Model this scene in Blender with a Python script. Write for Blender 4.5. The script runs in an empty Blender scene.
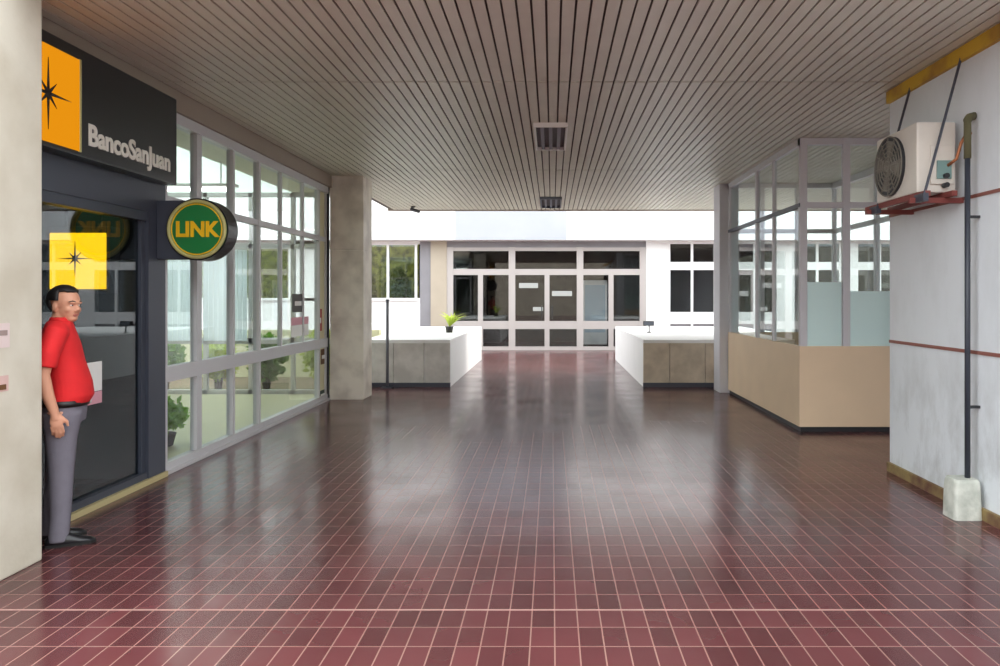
import bpy, bmesh, math, random
from mathutils import Vector, Matrix
random.seed(7)
C = bpy.context.scene.collection
PI = math.pi
FPX, HX, HY, CAMZ = 740.0, 552.0, 297.0, 1.62
def PX(px, d): return (px-HX)*d/FPX
def PZ(py, d): return CAMZ-(py-HY)*d/FPX

# ------------------------------------------------------------------ materials
def newmat(name):
    m = bpy.data.materials.new(name); m.use_nodes = True
    nt = m.node_tree; nt.nodes.clear()
    out = nt.nodes.new('ShaderNodeOutputMaterial')
    return m, nt, out
def srgb(r, g, b):
    f = lambda c: (c/255/12.92) if c/255 <= .04045 else ((c/255+.055)/1.055)**2.4
    return (f(r), f(g), f(b), 1)
def plain(name, col, rough=.5, metal=0, noise=.0, nscale=6, bump=0, bscale=40, spec=.5, col2=None):
    m, nt, out = newmat(name)
    p = nt.nodes.new('ShaderNodeBsdfPrincipled')
    p.inputs['Roughness'].default_value = rough; p.inputs['Metallic'].default_value = metal
    p.inputs['Specular IOR Level'].default_value = spec
    nt.links.new(p.outputs[0], out.inputs[0])
    if noise or col2:
        tc = nt.nodes.new('ShaderNodeTexCoord'); n = nt.nodes.new('ShaderNodeTexNoise')
        n.inputs['Scale'].default_value = nscale; n.inputs['Detail'].default_value = 5
        nt.links.new(tc.outputs['Object'], n.inputs['Vector'])
        r = nt.nodes.new('ShaderNodeValToRGB')
        c2 = col2 if col2 else tuple(c*(1-noise) for c in col[:3])+(1,)
        r.color_ramp.elements[0].color = c2; r.color_ramp.elements[1].color = col
        r.color_ramp.elements[0].position = .35; r.color_ramp.elements[1].position = .62
        nt.links.new(n.outputs['Fac'], r.inputs[0]); nt.links.new(r.outputs[0], p.inputs['Base Color'])
    else:
        p.inputs['Base Color'].default_value = col
    if bump:
        tc = nt.nodes.new('ShaderNodeTexCoord'); n = nt.nodes.new('ShaderNodeTexNoise')
        n.inputs['Scale'].default_value = bscale
        nt.links.new(tc.outputs['Object'], n.inputs['Vector'])
        b = nt.nodes.new('ShaderNodeBump'); b.inputs['Strength'].default_value = bump; b.inputs['Distance'].default_value = .01
        nt.links.new(n.outputs['Fac'], b.inputs['Height']); nt.links.new(b.outputs[0], p.inputs['Normal'])
    return m
def glass(name, tint, r0=.04, rough=.0):
    m, nt, out = newmat(name)
    tr = nt.nodes.new('ShaderNodeBsdfTransparent'); tr.inputs[0].default_value = tint
    gl = nt.nodes.new('ShaderNodeBsdfGlossy'); gl.inputs['Roughness'].default_value = rough
    gl.inputs[0].default_value = (.95, .97, 1, 1)
    geo = nt.nodes.new('ShaderNodeNewGeometry')
    dot = nt.nodes.new('ShaderNodeVectorMath'); dot.operation = 'DOT_PRODUCT'
    nt.links.new(geo.outputs['Incoming'], dot.inputs[0]); nt.links.new(geo.outputs['Normal'], dot.inputs[1])
    def mth(op, a, b=None):
        n = nt.nodes.new('ShaderNodeMath'); n.operation = op
        for i, v in enumerate((a, b)):
            if v is None: continue
            if isinstance(v, (int, float)): n.inputs[i].default_value = v
            else: nt.links.new(v, n.inputs[i])
        return n.outputs[0]
    f = mth('SUBTRACT', 1, mth('ABSOLUTE', dot.outputs['Value']))
    f = mth('POWER', f, 5); f = mth('MULTIPLY_ADD', f, 1-r0); 
    f.node.inputs[2].default_value = r0
    mx = nt.nodes.new('ShaderNodeMixShader')
    nt.links.new(f, mx.inputs[0]); nt.links.new(tr.outputs[0], mx.inputs[1]); nt.links.new(gl.outputs[0], mx.inputs[2])
    nt.links.new(mx.outputs[0], out.inputs[0])
    return m
def translucent(name, col, t=.5):
    m, nt, out = newmat(name)
    a = nt.nodes.new('ShaderNodeBsdfDiffuse'); b = nt.nodes.new('ShaderNodeBsdfTranslucent')
    a.inputs[0].default_value = col; b.inputs[0].default_value = col
    mx = nt.nodes.new('ShaderNodeMixShader'); mx.inputs[0].default_value = t
    nt.links.new(a.outputs[0], mx.inputs[1]); nt.links.new(b.outputs[0], mx.inputs[2]); nt.links.new(mx.outputs[0], out.inputs[0])
    return m
def emis(name, col, s):
    m, nt, out = newmat(name)
    e = nt.nodes.new('ShaderNodeEmission'); e.inputs[0].default_value = col; e.inputs[1].default_value = s
    nt.links.new(e.outputs[0], out.inputs[0]); return m

def floor_mat():
    m, nt, out = newmat('red_paver_tiles')
    p = nt.nodes.new('ShaderNodeBsdfPrincipled'); nt.links.new(p.outputs[0], out.inputs[0])
    tc = nt.nodes.new('ShaderNodeTexCoord'); mp = nt.nodes.new('ShaderNodeMapping')
    mp.inputs['Location'].default_value = (-.013, -.03, 0)
    nt.links.new(tc.outputs['Object'], mp.inputs[0])
    br = nt.nodes.new('ShaderNodeTexBrick'); br.offset = 0; br.squash = 1
    br.inputs['Scale'].default_value = 1
    br.inputs['Brick Width'].default_value = .115; br.inputs['Row Height'].default_value = .20
    br.inputs['Mortar Size'].default_value = .0036; br.inputs['Mortar Smooth'].default_value = .2
    br.inputs['Color1'].default_value = srgb(94, 52, 54); br.inputs['Color2'].default_value = srgb(76, 42, 44)
    br.inputs['Mortar'].default_value = srgb(138, 106, 98)
    nt.links.new(mp.outputs[0], br.inputs['Vector'])
    n = nt.nodes.new('ShaderNodeTexNoise'); n.inputs['Scale'].default_value = .9; n.inputs['Detail'].default_value = 6
    nt.links.new(tc.outputs['Object'], n.inputs['Vector'])
    mr = nt.nodes.new('ShaderNodeMapRange'); mr.inputs[1].default_value = .3; mr.inputs[2].default_value = .7
    mr.inputs[3].default_value = .78; mr.inputs[4].default_value = 1.12
    nt.links.new(n.outputs['Fac'], mr.inputs[0])
    mu = nt.nodes.new('ShaderNodeMix'); mu.data_type = 'RGBA'; mu.blend_type = 'MULTIPLY'; mu.inputs[0].default_value = 1
    nt.links.new(br.outputs['Color'], mu.inputs[6]); nt.links.new(mr.outputs[0], mu.inputs[7])
    nt.links.new(mu.outputs[2], p.inputs['Base Color'])
    r = nt.nodes.new('ShaderNodeMapRange'); r.inputs[1].default_value = .3; r.inputs[2].default_value = .7
    r.inputs[3].default_value = .15; r.inputs[4].default_value = .24
    n2 = nt.nodes.new('ShaderNodeTexNoise'); n2.inputs['Scale'].default_value = 1.7; n2.inputs['Detail'].default_value = 4
    nt.links.new(tc.outputs['Object'], n2.inputs['Vector']); nt.links.new(n2.outputs['Fac'], r.inputs[0])
    nt.links.new(r.outputs[0], p.inputs['Roughness'])
    p.inputs['Specular IOR Level'].default_value = .42
    bu = nt.nodes.new('ShaderNodeBump'); bu.inputs['Strength'].default_value = .15; bu.inputs['Distance'].default_value = .004; bu.invert = True
    nt.links.new(br.outputs['Fac'], bu.inputs['Height']); nt.links.new(bu.outputs[0], p.inputs['Normal'])
    return m
def stained_wall_mat():
    m, nt, out = newmat('grey_stained_panel')
    p = nt.nodes.new('ShaderNodeBsdfPrincipled'); nt.links.new(p.outputs[0], out.inputs[0])
    p.inputs['Roughness'].default_value = .6
    tc = nt.nodes.new('ShaderNodeTexCoord'); sep = nt.nodes.new('ShaderNodeSeparateXYZ')
    nt.links.new(tc.outputs['Object'], sep.inputs[0])
    n = nt.nodes.new('ShaderNodeTexNoise'); n.inputs['Scale'].default_value = 2.2; n.inputs['Detail'].default_value = 8; n.inputs['Roughness'].default_value = .65
    mp = nt.nodes.new('ShaderNodeMapping'); mp.inputs['Scale'].default_value = (1, 1.6, .8)
    nt.links.new(tc.outputs['Object'], mp.inputs[0]); nt.links.new(mp.outputs[0], n.inputs['Vector'])
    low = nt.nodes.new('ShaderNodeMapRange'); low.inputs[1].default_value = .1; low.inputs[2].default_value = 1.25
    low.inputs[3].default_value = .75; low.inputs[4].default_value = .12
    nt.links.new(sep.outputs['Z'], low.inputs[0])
    r = nt.nodes.new('ShaderNodeMapRange'); r.inputs[1].default_value = .45; r.inputs[2].default_value = .75
    nt.links.new(n.outputs['Fac'], r.inputs[0])
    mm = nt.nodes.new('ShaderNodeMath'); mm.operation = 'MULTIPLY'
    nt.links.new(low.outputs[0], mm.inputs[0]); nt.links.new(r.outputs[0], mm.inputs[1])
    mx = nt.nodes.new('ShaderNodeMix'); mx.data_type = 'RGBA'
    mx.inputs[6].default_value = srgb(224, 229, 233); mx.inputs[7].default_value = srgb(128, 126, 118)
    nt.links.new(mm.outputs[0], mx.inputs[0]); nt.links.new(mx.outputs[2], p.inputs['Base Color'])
    return m

M = {}
M['floor'] = floor_mat()
M['slat'] = plain('beige_metal_slat', srgb(214, 211, 196), .42, 0, .06, 3)
M['slatback'] = plain('dark_ceiling_void', srgb(96, 90, 84), .8)
M['header'] = plain('brown_header', srgb(150, 136, 122), .6)
M['wallgrey'] = stained_wall_mat()
M['yellowtrim'] = plain('ochre_paint', srgb(205, 165, 40), .6, 0, 0, 3, col2=srgb(150, 105, 45))
M['dirtybase'] = plain('dirty_skirting', srgb(146, 126, 82), .7, 0, 0, 5, col2=srgb(100, 66, 50))
M['joint'] = plain('red_brown_joint', srgb(140, 88, 78), .6)
M['concrete'] = plain('beige_concrete', srgb(214, 208, 192), .7, 0, 0, 2.2, .15, 30, col2=srgb(198, 190, 172))
M['marble'] = plain('mottled_stone', srgb(234, 226, 212), .45, 0, 0, 2.6, col2=srgb(200, 190, 176))
M['white'] = plain('white_paint', srgb(240, 240, 238), .6, 0, .03, 2)
M['cream'] = plain('cream_paint', srgb(178, 166, 148), .6, 0, .06, 2)
M['greybeige'] = plain('grey_beige_paint', srgb(140, 138, 142), .6, 0, .1, 2)
M['tanstone'] = plain('tan_stone', srgb(212, 198, 176), .6, 0, 0, 3.5, col2=srgb(186, 172, 152))
M['greystone'] = plain('grey_stone', srgb(216, 212, 206), .6, 0, 0, 3.5, col2=srgb(192, 188, 182))
M['alu'] = plain('painted_aluminium', srgb(200, 198, 200), .4, 0)
M['aluwarm'] = plain('warm_white_frame', srgb(180, 173, 169), .5)
M['slate'] = plain('slate_metal', srgb(62, 66, 78), .45)
M['darkmetal'] = plain('dark_metal', srgb(38, 40, 44), .5)
M['black'] = plain('black_gloss', srgb(24, 26, 28), .3)
M['sandlaminate'] = plain('sand_laminate', srgb(230, 204, 172), .5, 0, .05, 2)
M['glass'] = glass('clear_glass', (.93, .96, .95, 1), .045)
M['glassdark'] = glass('smoked_glass', (.62, .68, .69, 1), .055)
M['glassfar'] = glass('grey_glass', (.76, .78, .78, 1), .05)
M['frost'] = plain('aqua_film', srgb(216, 242, 240), .4)
M['orange'] = emis('orange_lightbox', srgb(246, 156, 20), .58)
M['yellowlit'] = emis('yellow_lightbox', srgb(255, 188, 10), 2.2)
M['yellowedge'] = plain('yellow_plastic', srgb(240, 200, 60), .4)
M['ink'] = plain('black_ink', srgb(20, 16, 12), .5)
M['offwhite'] = plain('off_white_lettering', srgb(225, 220, 210), .5)
M['green'] = plain('green_enamel', srgb(30, 122, 62), .35)
M['gold'] = plain('yellow_lettering', srgb(246, 194, 24), .4)
M['creamring'] = plain('cream_ring', srgb(190, 184, 120), .5)
M['redbrown'] = plain('red_oxide_steel', srgb(128, 62, 56), .6)
M['acwhite'] = plain('aged_white_casing', srgb(222, 216, 206), .5, 0, .08, 4)
M['acgrille'] = plain('grey_grille', srgb(120, 116, 106), .6)
M['copper'] = plain('copper_pipe', srgb(176, 112, 76), .4, .6)
M['foam'] = plain('pipe_insulation', srgb(92, 88, 62), .8)
M['pipeblue'] = plain('dark_pipe', srgb(52, 56, 66), .45)
M['oldconcrete'] = plain('pale_concrete', srgb(206, 208, 198), .8, 0, 0, 9, .4, 40, col2=srgb(176, 180, 170))
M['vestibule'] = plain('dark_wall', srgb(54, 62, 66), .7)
M['hall'] = plain('hall_wall', srgb(214, 212, 196), .7)
M['hallfloor'] = plain('hall_floor', srgb(214, 208, 172), .35)
M['tube'] = emis('fluorescent_tube', (1, .98, .93, 1), 9)
M['blind'] = translucent('pale_blue_blind', srgb(240, 246, 250), .68)
M['leaf'] = translucent('green_leaf', srgb(108, 148, 56), .35)
M['leafyellow'] = translucent('yellow_green_leaf', srgb(196, 210, 104), .4)
M['leafdark'] = translucent('olive_leaf', srgb(110, 124, 40), .35)
M['bark'] = plain('bark', srgb(92, 74, 54), .8)
M['pot'] = plain('dark_pot', srgb(46, 44, 42), .6)
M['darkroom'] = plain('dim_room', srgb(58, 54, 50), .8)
M['skin'] = plain('skin', srgb(206, 150, 122), .5)
M['hair'] = plain('black_hair', srgb(26, 22, 22), .6, 0, .3, 60)
M['redshirt'] = plain('red_cotton', srgb(214, 30, 34), .8, 0, .08, 12, .1, 90)
M['trousers'] = plain('grey_cloth', srgb(112, 108, 118), .85, 0, .08, 14, .1, 90)
M['belt'] = plain('black_leather', srgb(28, 22, 22), .45)
M['shoe'] = plain('shoe_leather', srgb(26, 26, 30), .35)
M['sole'] = plain('shoe_sole', srgb(14, 14, 14), .7)
M['buckle'] = plain('steel_buckle', srgb(190, 190, 190), .3, 1)
M['eyewhite'] = plain('eye_white', srgb(235, 230, 225), .3)
M['lip'] = plain('lip', srgb(176, 104, 92), .5)
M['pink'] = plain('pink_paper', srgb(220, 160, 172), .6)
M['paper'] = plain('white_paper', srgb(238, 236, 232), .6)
M['redpaper'] = plain('red_card', srgb(176, 50, 44), .6)
M['greenpaper'] = plain('dark_green_card', srgb(44, 66, 52), .6)
M['brownpaper'] = plain('brown_card', srgb(110, 76, 44), .6)
M['louvre'] = plain('blue_grey_louvre', srgb(104, 110, 122), .4)
M['palefilm'] = plain('pale_yellow_panel', srgb(216, 206, 168), .5)

# ------------------------------------------------------------------ mesh helpers
def tag(o, label=None, cat=None, group=None, kind=None):
    if label: o['label'] = label
    if cat: o['category'] = cat
    if group: o['group'] = group
    if kind: o['kind'] = kind
    return o
class MB:
    def __init__(s): s.bm = bmesh.new()
    def box(s, x0, y0, z0, x1, y1, z1, bev=0):
        g = bmesh.ops.create_cube(s.bm, size=1)
        vs = g['verts']
        for v in vs:
            v.co = Vector(((x0+x1)/2+v.co.x*(x1-x0), (y0+y1)/2+v.co.y*(y1-y0), (z0+z1)/2+v.co.z*(z1-z0)))
        if bev:
            es = list({e for v in vs for e in v.link_edges})
            bmesh.ops.bevel(s.bm, geom=es, offset=bev, segments=2, affect='EDGES', profile=.6)
        return s
    def tube(s, pts, r, n=10, closed_ends=True):
        pts = [Vector(p) for p in pts]; rs = r if isinstance(r, (list, tuple)) else [r]*len(pts)
        prev = None; rings = []
        for i, p in enumerate(pts):
            d = (pts[min(i+1, len(pts)-1)]-pts[max(i-1, 0)]).normalized()
            if prev is None:
                u = d.orthogonal().normalized()
            else:
                u = (prev-d*prev.dot(d)).normalized()
            prev = u; w = d.cross(u)
            rings.append([s.bm.verts.new(p+(u*math.cos(2*PI*k/n)+w*math.sin(2*PI*k/n))*rs[i]) for k in range(n)])
        s.skin(rings, closed_ends); return s
    def skin(s, rings, caps=True):
        n = len(rings[0])
        for a, b in zip(rings, rings[1:]):
            for k in range(n):
                s.bm.faces.new((a[k], a[(k+1) % n], b[(k+1) % n], b[k]))
        if caps:
            s.bm.faces.new(list(reversed(rings[0]))); s.bm.faces.new(rings[-1])
    def loft(s, secs, n=24, ex=2.0):
        # secs: (center, half_x, half_y) horizontal ellipses stacked in z
        rings = []
        for c, a, b in secs:
            ring = []
            for k in range(n):
                t = 2*PI*k/n; ct, st = math.cos(t), math.sin(t)
                ring.append(s.bm.verts.new((c[0]+a*math.copysign(abs(ct)**(2/ex), ct), c[1]+b*math.copysign(abs(st)**(2/ex), st), c[2])))
            rings.append(ring)
        s.skin(rings); return s
    def ell(s, c, r, rot=None, seg=20, rg=14):
        g = bmesh.ops.create_uvsphere(s.bm, u_segments=seg, v_segments=rg, radius=1)
        for v in g['verts']:
            q = Vector((v.co.x*r[0], v.co.y*r[1], v.co.z*r[2]))
            if rot: q = rot @ q
            v.co = q+Vector(c)
        return s
    def cyl(s, c, r, h, axis='Z', n=32, r2=None):
        c = Vector(c); a = {'X': Vector((1, 0, 0)), 'Y': Vector((0, 1, 0)), 'Z': Vector((0, 0, 1))}[axis]
        return s.tube([c-a*h/2, c+a*h/2], [r, r if r2 is None else r2], n)
    def ring(s, c, r, t, axis='Y', n=40, m=8):
        rings = []
        for i in range(n):
            a = 2*PI*i/n
            rr = []
            for k in range(m):
                b = 2*PI*k/m; q = r+t*math.cos(b)
                v = {'Y': (q*math.cos(a), t*math.sin(b), q*math.sin(a)), 'X': (t*math.sin(b), q*math.cos(a), q*math.sin(a)),
                     'Z': (q*math.cos(a), q*math.sin(a), t*math.sin(b))}[axis]
                rr.append(s.bm.verts.new(Vector(c)+Vector(v)))
            rings.append(rr)
        rings.append(rings[0]); s.skin(rings, False); return s
    def prism(s, pts2, f0, f1):
        a = [s.bm.verts.new(f0(p)) for p in pts2]; b = [s.bm.verts.new(f1(p)) for p in pts2]
        s.skin([a, b]); return s
    def build(s, name, mat, parent=None, smooth=False, loc=None):
        bmesh.ops.recalc_face_normals(s.bm, faces=s.bm.faces)
        me = bpy.data.meshes.new(name); 
        if loc is not None:
            for v in s.bm.verts: v.co -= Vector(loc)
        s.bm.to_mesh(me); s.bm.free()
        o = bpy.data.objects.new(name, me); C.objects.link(o)
        if mat: me.materials.append(mat)
        if loc is not None: o.location = loc
        if parent is not None:
            o.parent = parent
            o.location = Vector(o.location)-wloc(parent) if loc is not None else -wloc(parent)
        if smooth:
            for p in me.polygons: p.use_smooth = True
        return o
def wloc(o):
    v = Vector(o.location); p = o.parent
    while p: v = v+Vector(p.location); p = p.parent
    return v
def thing(name, label, cat, loc=(0, 0, 0), group=None, kind=None):
    o = bpy.data.objects.new(name, None); C.objects.link(o); o.location = loc; o.empty_display_size = .1
    return tag(o, label, cat, group, kind)
def struct(o, label=None): return tag(o, label, None, None, 'structure')
def text_mesh(body, size, depth, mat, name, parent, matrix, sx=1, bold=0):
    cu = bpy.data.curves.new(name, 'FONT'); cu.body = body; cu.size = size; cu.extrude = depth
    cu.align_x = 'CENTER'; cu.offset = bold
    to = bpy.data.objects.new(name, cu); C.objects.link(to)
    dg = bpy.context.evaluated_depsgraph_get(); dg.update()
    me = bpy.data.meshes.new_from_object(to.evaluated_get(dg))
    bpy.data.objects.remove(to)
    me.transform(Matrix.Diagonal((sx, 1, 1, 1)))
    me.transform(matrix); me.transform(Matrix.Translation(-wloc(parent)))
    me.materials.clear(); me.materials.append(mat)
    o = bpy.data.objects.new(name, me); C.objects.link(o); o.parent = parent
    return o
def star_pts(R, r_in, R2):
    pts = []
    for i in range(16):
        a = PI/2+i*PI/8
        rr = R if i % 4 == 0 else (R2 if i % 2 == 0 else r_in)
        pts.append((rr*math.cos(a), rr*math.sin(a)))
    return pts

# ------------------------------------------------------------------ layout constants
XL, XR = -3.56, 3.15          # left shop front plane, right wall plane
ZC = 3.53                     # ceiling
Y0, Y1 = 4.35, 16.2            # passage roof
F = 22.6                      # far facade plane

# floor
struct(MB().box(-30, -25, -.2, 30, 30, 0).build('floor', M['floor']), 'red rectangular tile paving of the passage')
fj = MB().box(-3.5, 3.822, 0, XR-.12, 3.836, .002).build('trim_1', plain('pale_joint', srgb(150, 118, 110), .6)); struct(fj)

# ceiling: slats with dark gaps, three panel lengths
m = MB()
x = -3.46
while x < 9:
    for (a, b) in ((Y0, 6.56), (6.585, 11.12), (11.145, Y1)):
        m.box(x, a, ZC, x+.082, b, ZC+.014)
    x += .098
ce = m.build('ceiling', M['slat']); struct(ce, 'slatted metal ceiling with dark gaps')
bk = MB().box(-3.6, Y0, ZC+.03, 9.05, Y1, ZC+.25).build('ceiling_backing', M['slatback'], ce)
ed = MB().box(-3.6, Y0-.12, ZC-.02, 9.05, Y0, ZC+.5).box(-3.6, Y1, ZC-.02, 9.05, Y1+.1, ZC+.5).build('ceiling_edge', M['header'], ce)
struct(MB().box(-3.9, Y0, ZC+.26, 9.05, Y1+.1, ZC+.45).build('roof', M['slatback']))
# header over the shop front
struct(MB().box(-3.72, Y0-.1, 3.34, -3.47, 12.2, ZC+.03).build('trim_2', M['header']))

# ------------------------------------------------------------------ right wall
wr = struct(MB().box(XR, 1.2, 0, 9, 6.9, 3.6).build('wall_right', M['wallgrey']), 'light grey panelled wall on the right')
struct(MB().box(XR-.035, 1.2, ZC-.11, XR, 6.9, ZC-.002).build('trim_3', M['yellowtrim']))
struct(MB().box(XR-.03, 1.2, 0, XR, 6.9, .085, .005).build('baseboard_right', M['dirtybase']))
struct(MB().box(XR-.008, 1.2, 1.195, XR, 6.9, 1.222).build('trim_4', M['joint']))
struct(MB().box(XR-.008, 1.2, 2.36, XR, 6.9, 2.385).build('trim_5', M['joint']))

# ------------------------------------------------------------------ near left column + far columns
nc = struct(MB().box(-3.95, 3.7, 0, -3.14, 4.56, ZC-.03, .012).build('column', M['concrete']), 'pale concrete column at the left edge')
def stone_column(x0, y0, x1, y1, label):
    m = MB(); z = 0
    for z1 in (1.18, 2.36, ZC+.01):
        m.box(x0, y0, z+.003, x1, y1, z1-.003, .006); z = z1
    m.box(x0+.01, y0+.01, 0, x1-.01, y1-.01, ZC)
    return struct(m.build('column', M['marble']), label)
stone_column(-3.5, 11.66, -2.97, 12.2, 'stone clad column at the end of the shop front')
rc = struct(MB().box(2.83, 12.5, 0, 3.15, 12.95, ZC+.01, .01).build('column', plain('pale_column', srgb(214, 214, 220), .5, 0, .05, 3)), 'narrow white column beside the glass booth')

# ------------------------------------------------------------------ left shop front: glazing
wf = struct(bpy.data.objects.new('window_1', None), 'glazed shop front with grey mullions'); C.objects.link(wf); wf.location = (XL, 9, 0)
ys = [6.76, 7.40, 8.20, 8.93, 11.22, 11.56]
yb = 6.70; ye = 11.64
m = MB()
m.box(XL-.042, yb, 0, XL+.042, ye, .10)          # bottom rail
m.box(XL-.045, yb, .84, XL+.045, ye, .98)       # middle rail
m.box(XL-.03, yb, 2.48, XL+.03, ye, 2.55)     # transom
m.box(XL-.055, yb, 3.24, XL+.055, ye, 3.34)      # head
for y, w in zip(ys, (.05, .10, .06, .06, .05, .05)):
    m.box(XL-.035, y-w/2, .1, XL+.035, y+w/2, 3.3)
m.box(XL-.025, 9.66, .98, XL+.025, 9.70, 3.3); m.box(XL-.025, 10.52, .98, XL+.025, 10.56, 3.3)
m.build('window_frame', M['alu'], wf)
MB().box(XL-.06, ye-.04, 0, XL+.06, ye, 3.34).build('end_post', M['darkmetal'], wf)
def pane(y0, y1, z0, z1, mat, par, name='pane'):
    return MB().box(XL-.004, y0, z0, XL+.004, y1, z1).build(name, mat, par)
for a, b in zip(ys[:4], ys[1:5]):
    for z0, z1 in ((.1, .84), (.98, 2.48), (2.55, 3.24)):
        pane(a+.03, b-.03, z0, z1, M['glass'], wf)
MB().box(XL-.01, ys[4]+.02, .1, XL+.01, ys[5]-.02, 3.24).build('side_panel', M['palefilm'], wf)
struct(MB().box(XL-.12, Y0+1.6, 0, XL+.07, ye, .035, .004).build('trim_6', M['alu']))

# bank door zone
dr = struct(bpy.data.objects.new('door_1', None), 'dark smoked glass shop entrance'); C.objects.link(dr); dr.location = (XL, 5.6, 0)
m = MB()
m.box(XL-.06, 6.42, 0, XL+.06, 6.70, 2.36)
m.box(XL-.05, 4.62, 2.28, XL+.05, 6.44, 2.36)
m.box(XL-.05, 4.62, .035, XL+.05, 6.44, .10)
m.box(XL-.05, 4.62, .0, XL+.05, 4.68, 2.36)
m.build('door_frame', M['slate'], dr)
MB().box(XL-.004, 4.68, .10, XL+.004, 4.92, 2.28).build('pane', M['glassdark'], dr)
MB().box(XL-.004, 4.96, .10, XL+.004, 6.36, 2.28).build('pane', M['glassdark'], dr)
MB().box(XL-.02, 4.92, .10, XL+.02, 4.96, 2.28).box(XL-.03, 6.36, .1, XL+.03, 6.42, 2.28).build('stile', M['slate'], dr)
MB().box(XL+.05, 4.62, .0, XL+.085, 6.70, .045).build('door_sill', plain('brass_sill', srgb(190, 176, 130), .5), dr)
struct(MB().box(XL-.06, 4.3, 2.36, XL+.06, 6.70, ZC).build('wall_left', M['slate']), 'slate grey fascia above the shop entrance')
# vestibule behind the dark glass and hall behind the clear glass
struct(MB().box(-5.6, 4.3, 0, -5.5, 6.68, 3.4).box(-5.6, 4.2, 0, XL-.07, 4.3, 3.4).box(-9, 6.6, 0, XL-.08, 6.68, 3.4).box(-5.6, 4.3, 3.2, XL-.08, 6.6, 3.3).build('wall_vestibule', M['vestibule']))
struct(MB().box(-7.6, 6.68, 0, -7.5, 12.4, 3.4).build('wall_hall', M['hall']))
ch = struct(MB().box(-4.3, 6.68, 3.35, XL-.16, 12.4, 3.45).box(-7.5, 6.68, 3.35, -4.3, 7.6, 3.45).build('ceiling_hall', M['hall']))
MB().box(-7.5, 7.6, 3.37, -4.3, 12.4, 3.39).build('added_skylight', translucent('added_skylight_diffuser', srgb(225, 232, 228), .7), ch)  # skylight added in the unseen roof to bring daylight into the hall
struct(MB().box(-7.5, 6.68, .002, XL-.12, 12.25, .012).build('floor_hall', M['hallfloor']))
w2 = struct(bpy.data.objects.new('window_2', None), 'glazed end wall of the hall'); C.objects.link(w2); w2.location = (-5.5, 12.3, 0)
m = MB(); 
for xx in (-7.5, -6.5, -5.75, -5.0, -4.3, -3.62): m.box(xx-.03, 12.26, 0, xx+.03, 12.34, 3.35)
for z0, z1 in ((0, .08), (.84, .94), (2.42, 2.5), (3.28, 3.35)): m.box(-7.5, 12.26, z0, -3.6, 12.34, z1)
m.build('window_frame', M['alu'], w2)
for a, b in zip((-7.5, -6.5, -5.75, -5.0, -4.3), (-6.5, -5.75, -5.0, -4.3, -3.62)):
    MB().box(a+.03, 12.296, .08, b-.03, 12.304, 3.28).build('pane', M['glass'], w2)

# vertical blinds in the hall (one blind per window bay)
for i, (a, b, lab) in enumerate(((-7.45, -6.52, 'pale blue vertical blind in the hall, far left window bay, behind the first shop pane'),
                          (-6.48, -5.77, 'pale blue vertical blind in the hall behind the second shop front pane'),
                          (-5.73, -5.0, 'pale blue vertical blind in the hall nearest the stone column, behind the third pane'))):
    t = thing('vertical_blind', lab, 'blind', ((a+b)/2, 12.18, .88), 'blinds in the hall')
    m = MB(); x = a
    while x < b-.05:
        m.box(x, 12.17, .9, x+.075, 12.176, 2.4); x += .08
    m.build('vanes', M['blind'], t)
    MB().box(a, 12.15, 2.4, b, 12.2, 2.44).build('head_rail', M['alu'], t)
# fluorescent fittings
def tube_light(x0, x1, y, lab):
    t = thing('fluorescent_light', lab, 'ceiling light', ((x0+x1)/2, y, 3.35), 'hall tube lights')
    MB().box(x0, y-.07, 3.03, x1, y+.07, 3.07, .005).build('housing', M['white'], t)
    MB().tube([(x0+.04, y, 2.995), (x1-.04, y, 2.995)], .017, 10).build('tube', M['tube'], t)
    for xx in (x0+.2, x1-.2): MB().tube([(xx, y, 3.07), (xx, y, 3.35)], .008, 8).build('hanger', M['alu'], t)
tube_light(-5.25, -4.05, 9.5, 'lit fluorescent tube hanging in the hall just above the round sign')
tube_light(-6.9, -5.7, 8.0, 'lit fluorescent tube hanging deeper in the hall, nearest the dark fascia sign')

# ------------------------------------------------------------------ fascia sign
sg = thing('fascia_sign', 'long black shop sign with orange star square and off-white lettering above the dark entrance', 'sign', (-3.46, 5.6, 2.63))
SX = -3.36
MB().box(-3.5, 4.5, 2.62, SX, 6.63, 3.39, .01).build('sign_box', M['black'], sg)
op = MB().box(SX, 4.575, 2.655, SX+.012, 5.245, 3.30).build('emblem_panel', M['orange'], sg); op['label'] = 'orange square emblem panel'
MB().box(SX, 5.245, 2.65, SX+.014, 5.265, 3.305).build('panel_edge', M['creamring'], sg)
cz, cy = 2.975, 4.915
MB().prism(star_pts(.24, .03, .12), lambda p: Vector((SX+.012, cy-p[0], cz+p[1])), lambda p: Vector((SX+.017, cy-p[0], cz+p[1]))).build('star', M['ink'], op)
# text runs along +Y, up +Z, facing +X
tm = Matrix(((0, 0, 1, SX+.004), (1, 0, 0, 5.93), (0, 1, 0, 2.725), (0, 0, 0, 1)))
text_mesh('BancoSanJuan', .215, .004, M['offwhite'], 'lettering', sg, tm, .97, .006)

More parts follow.
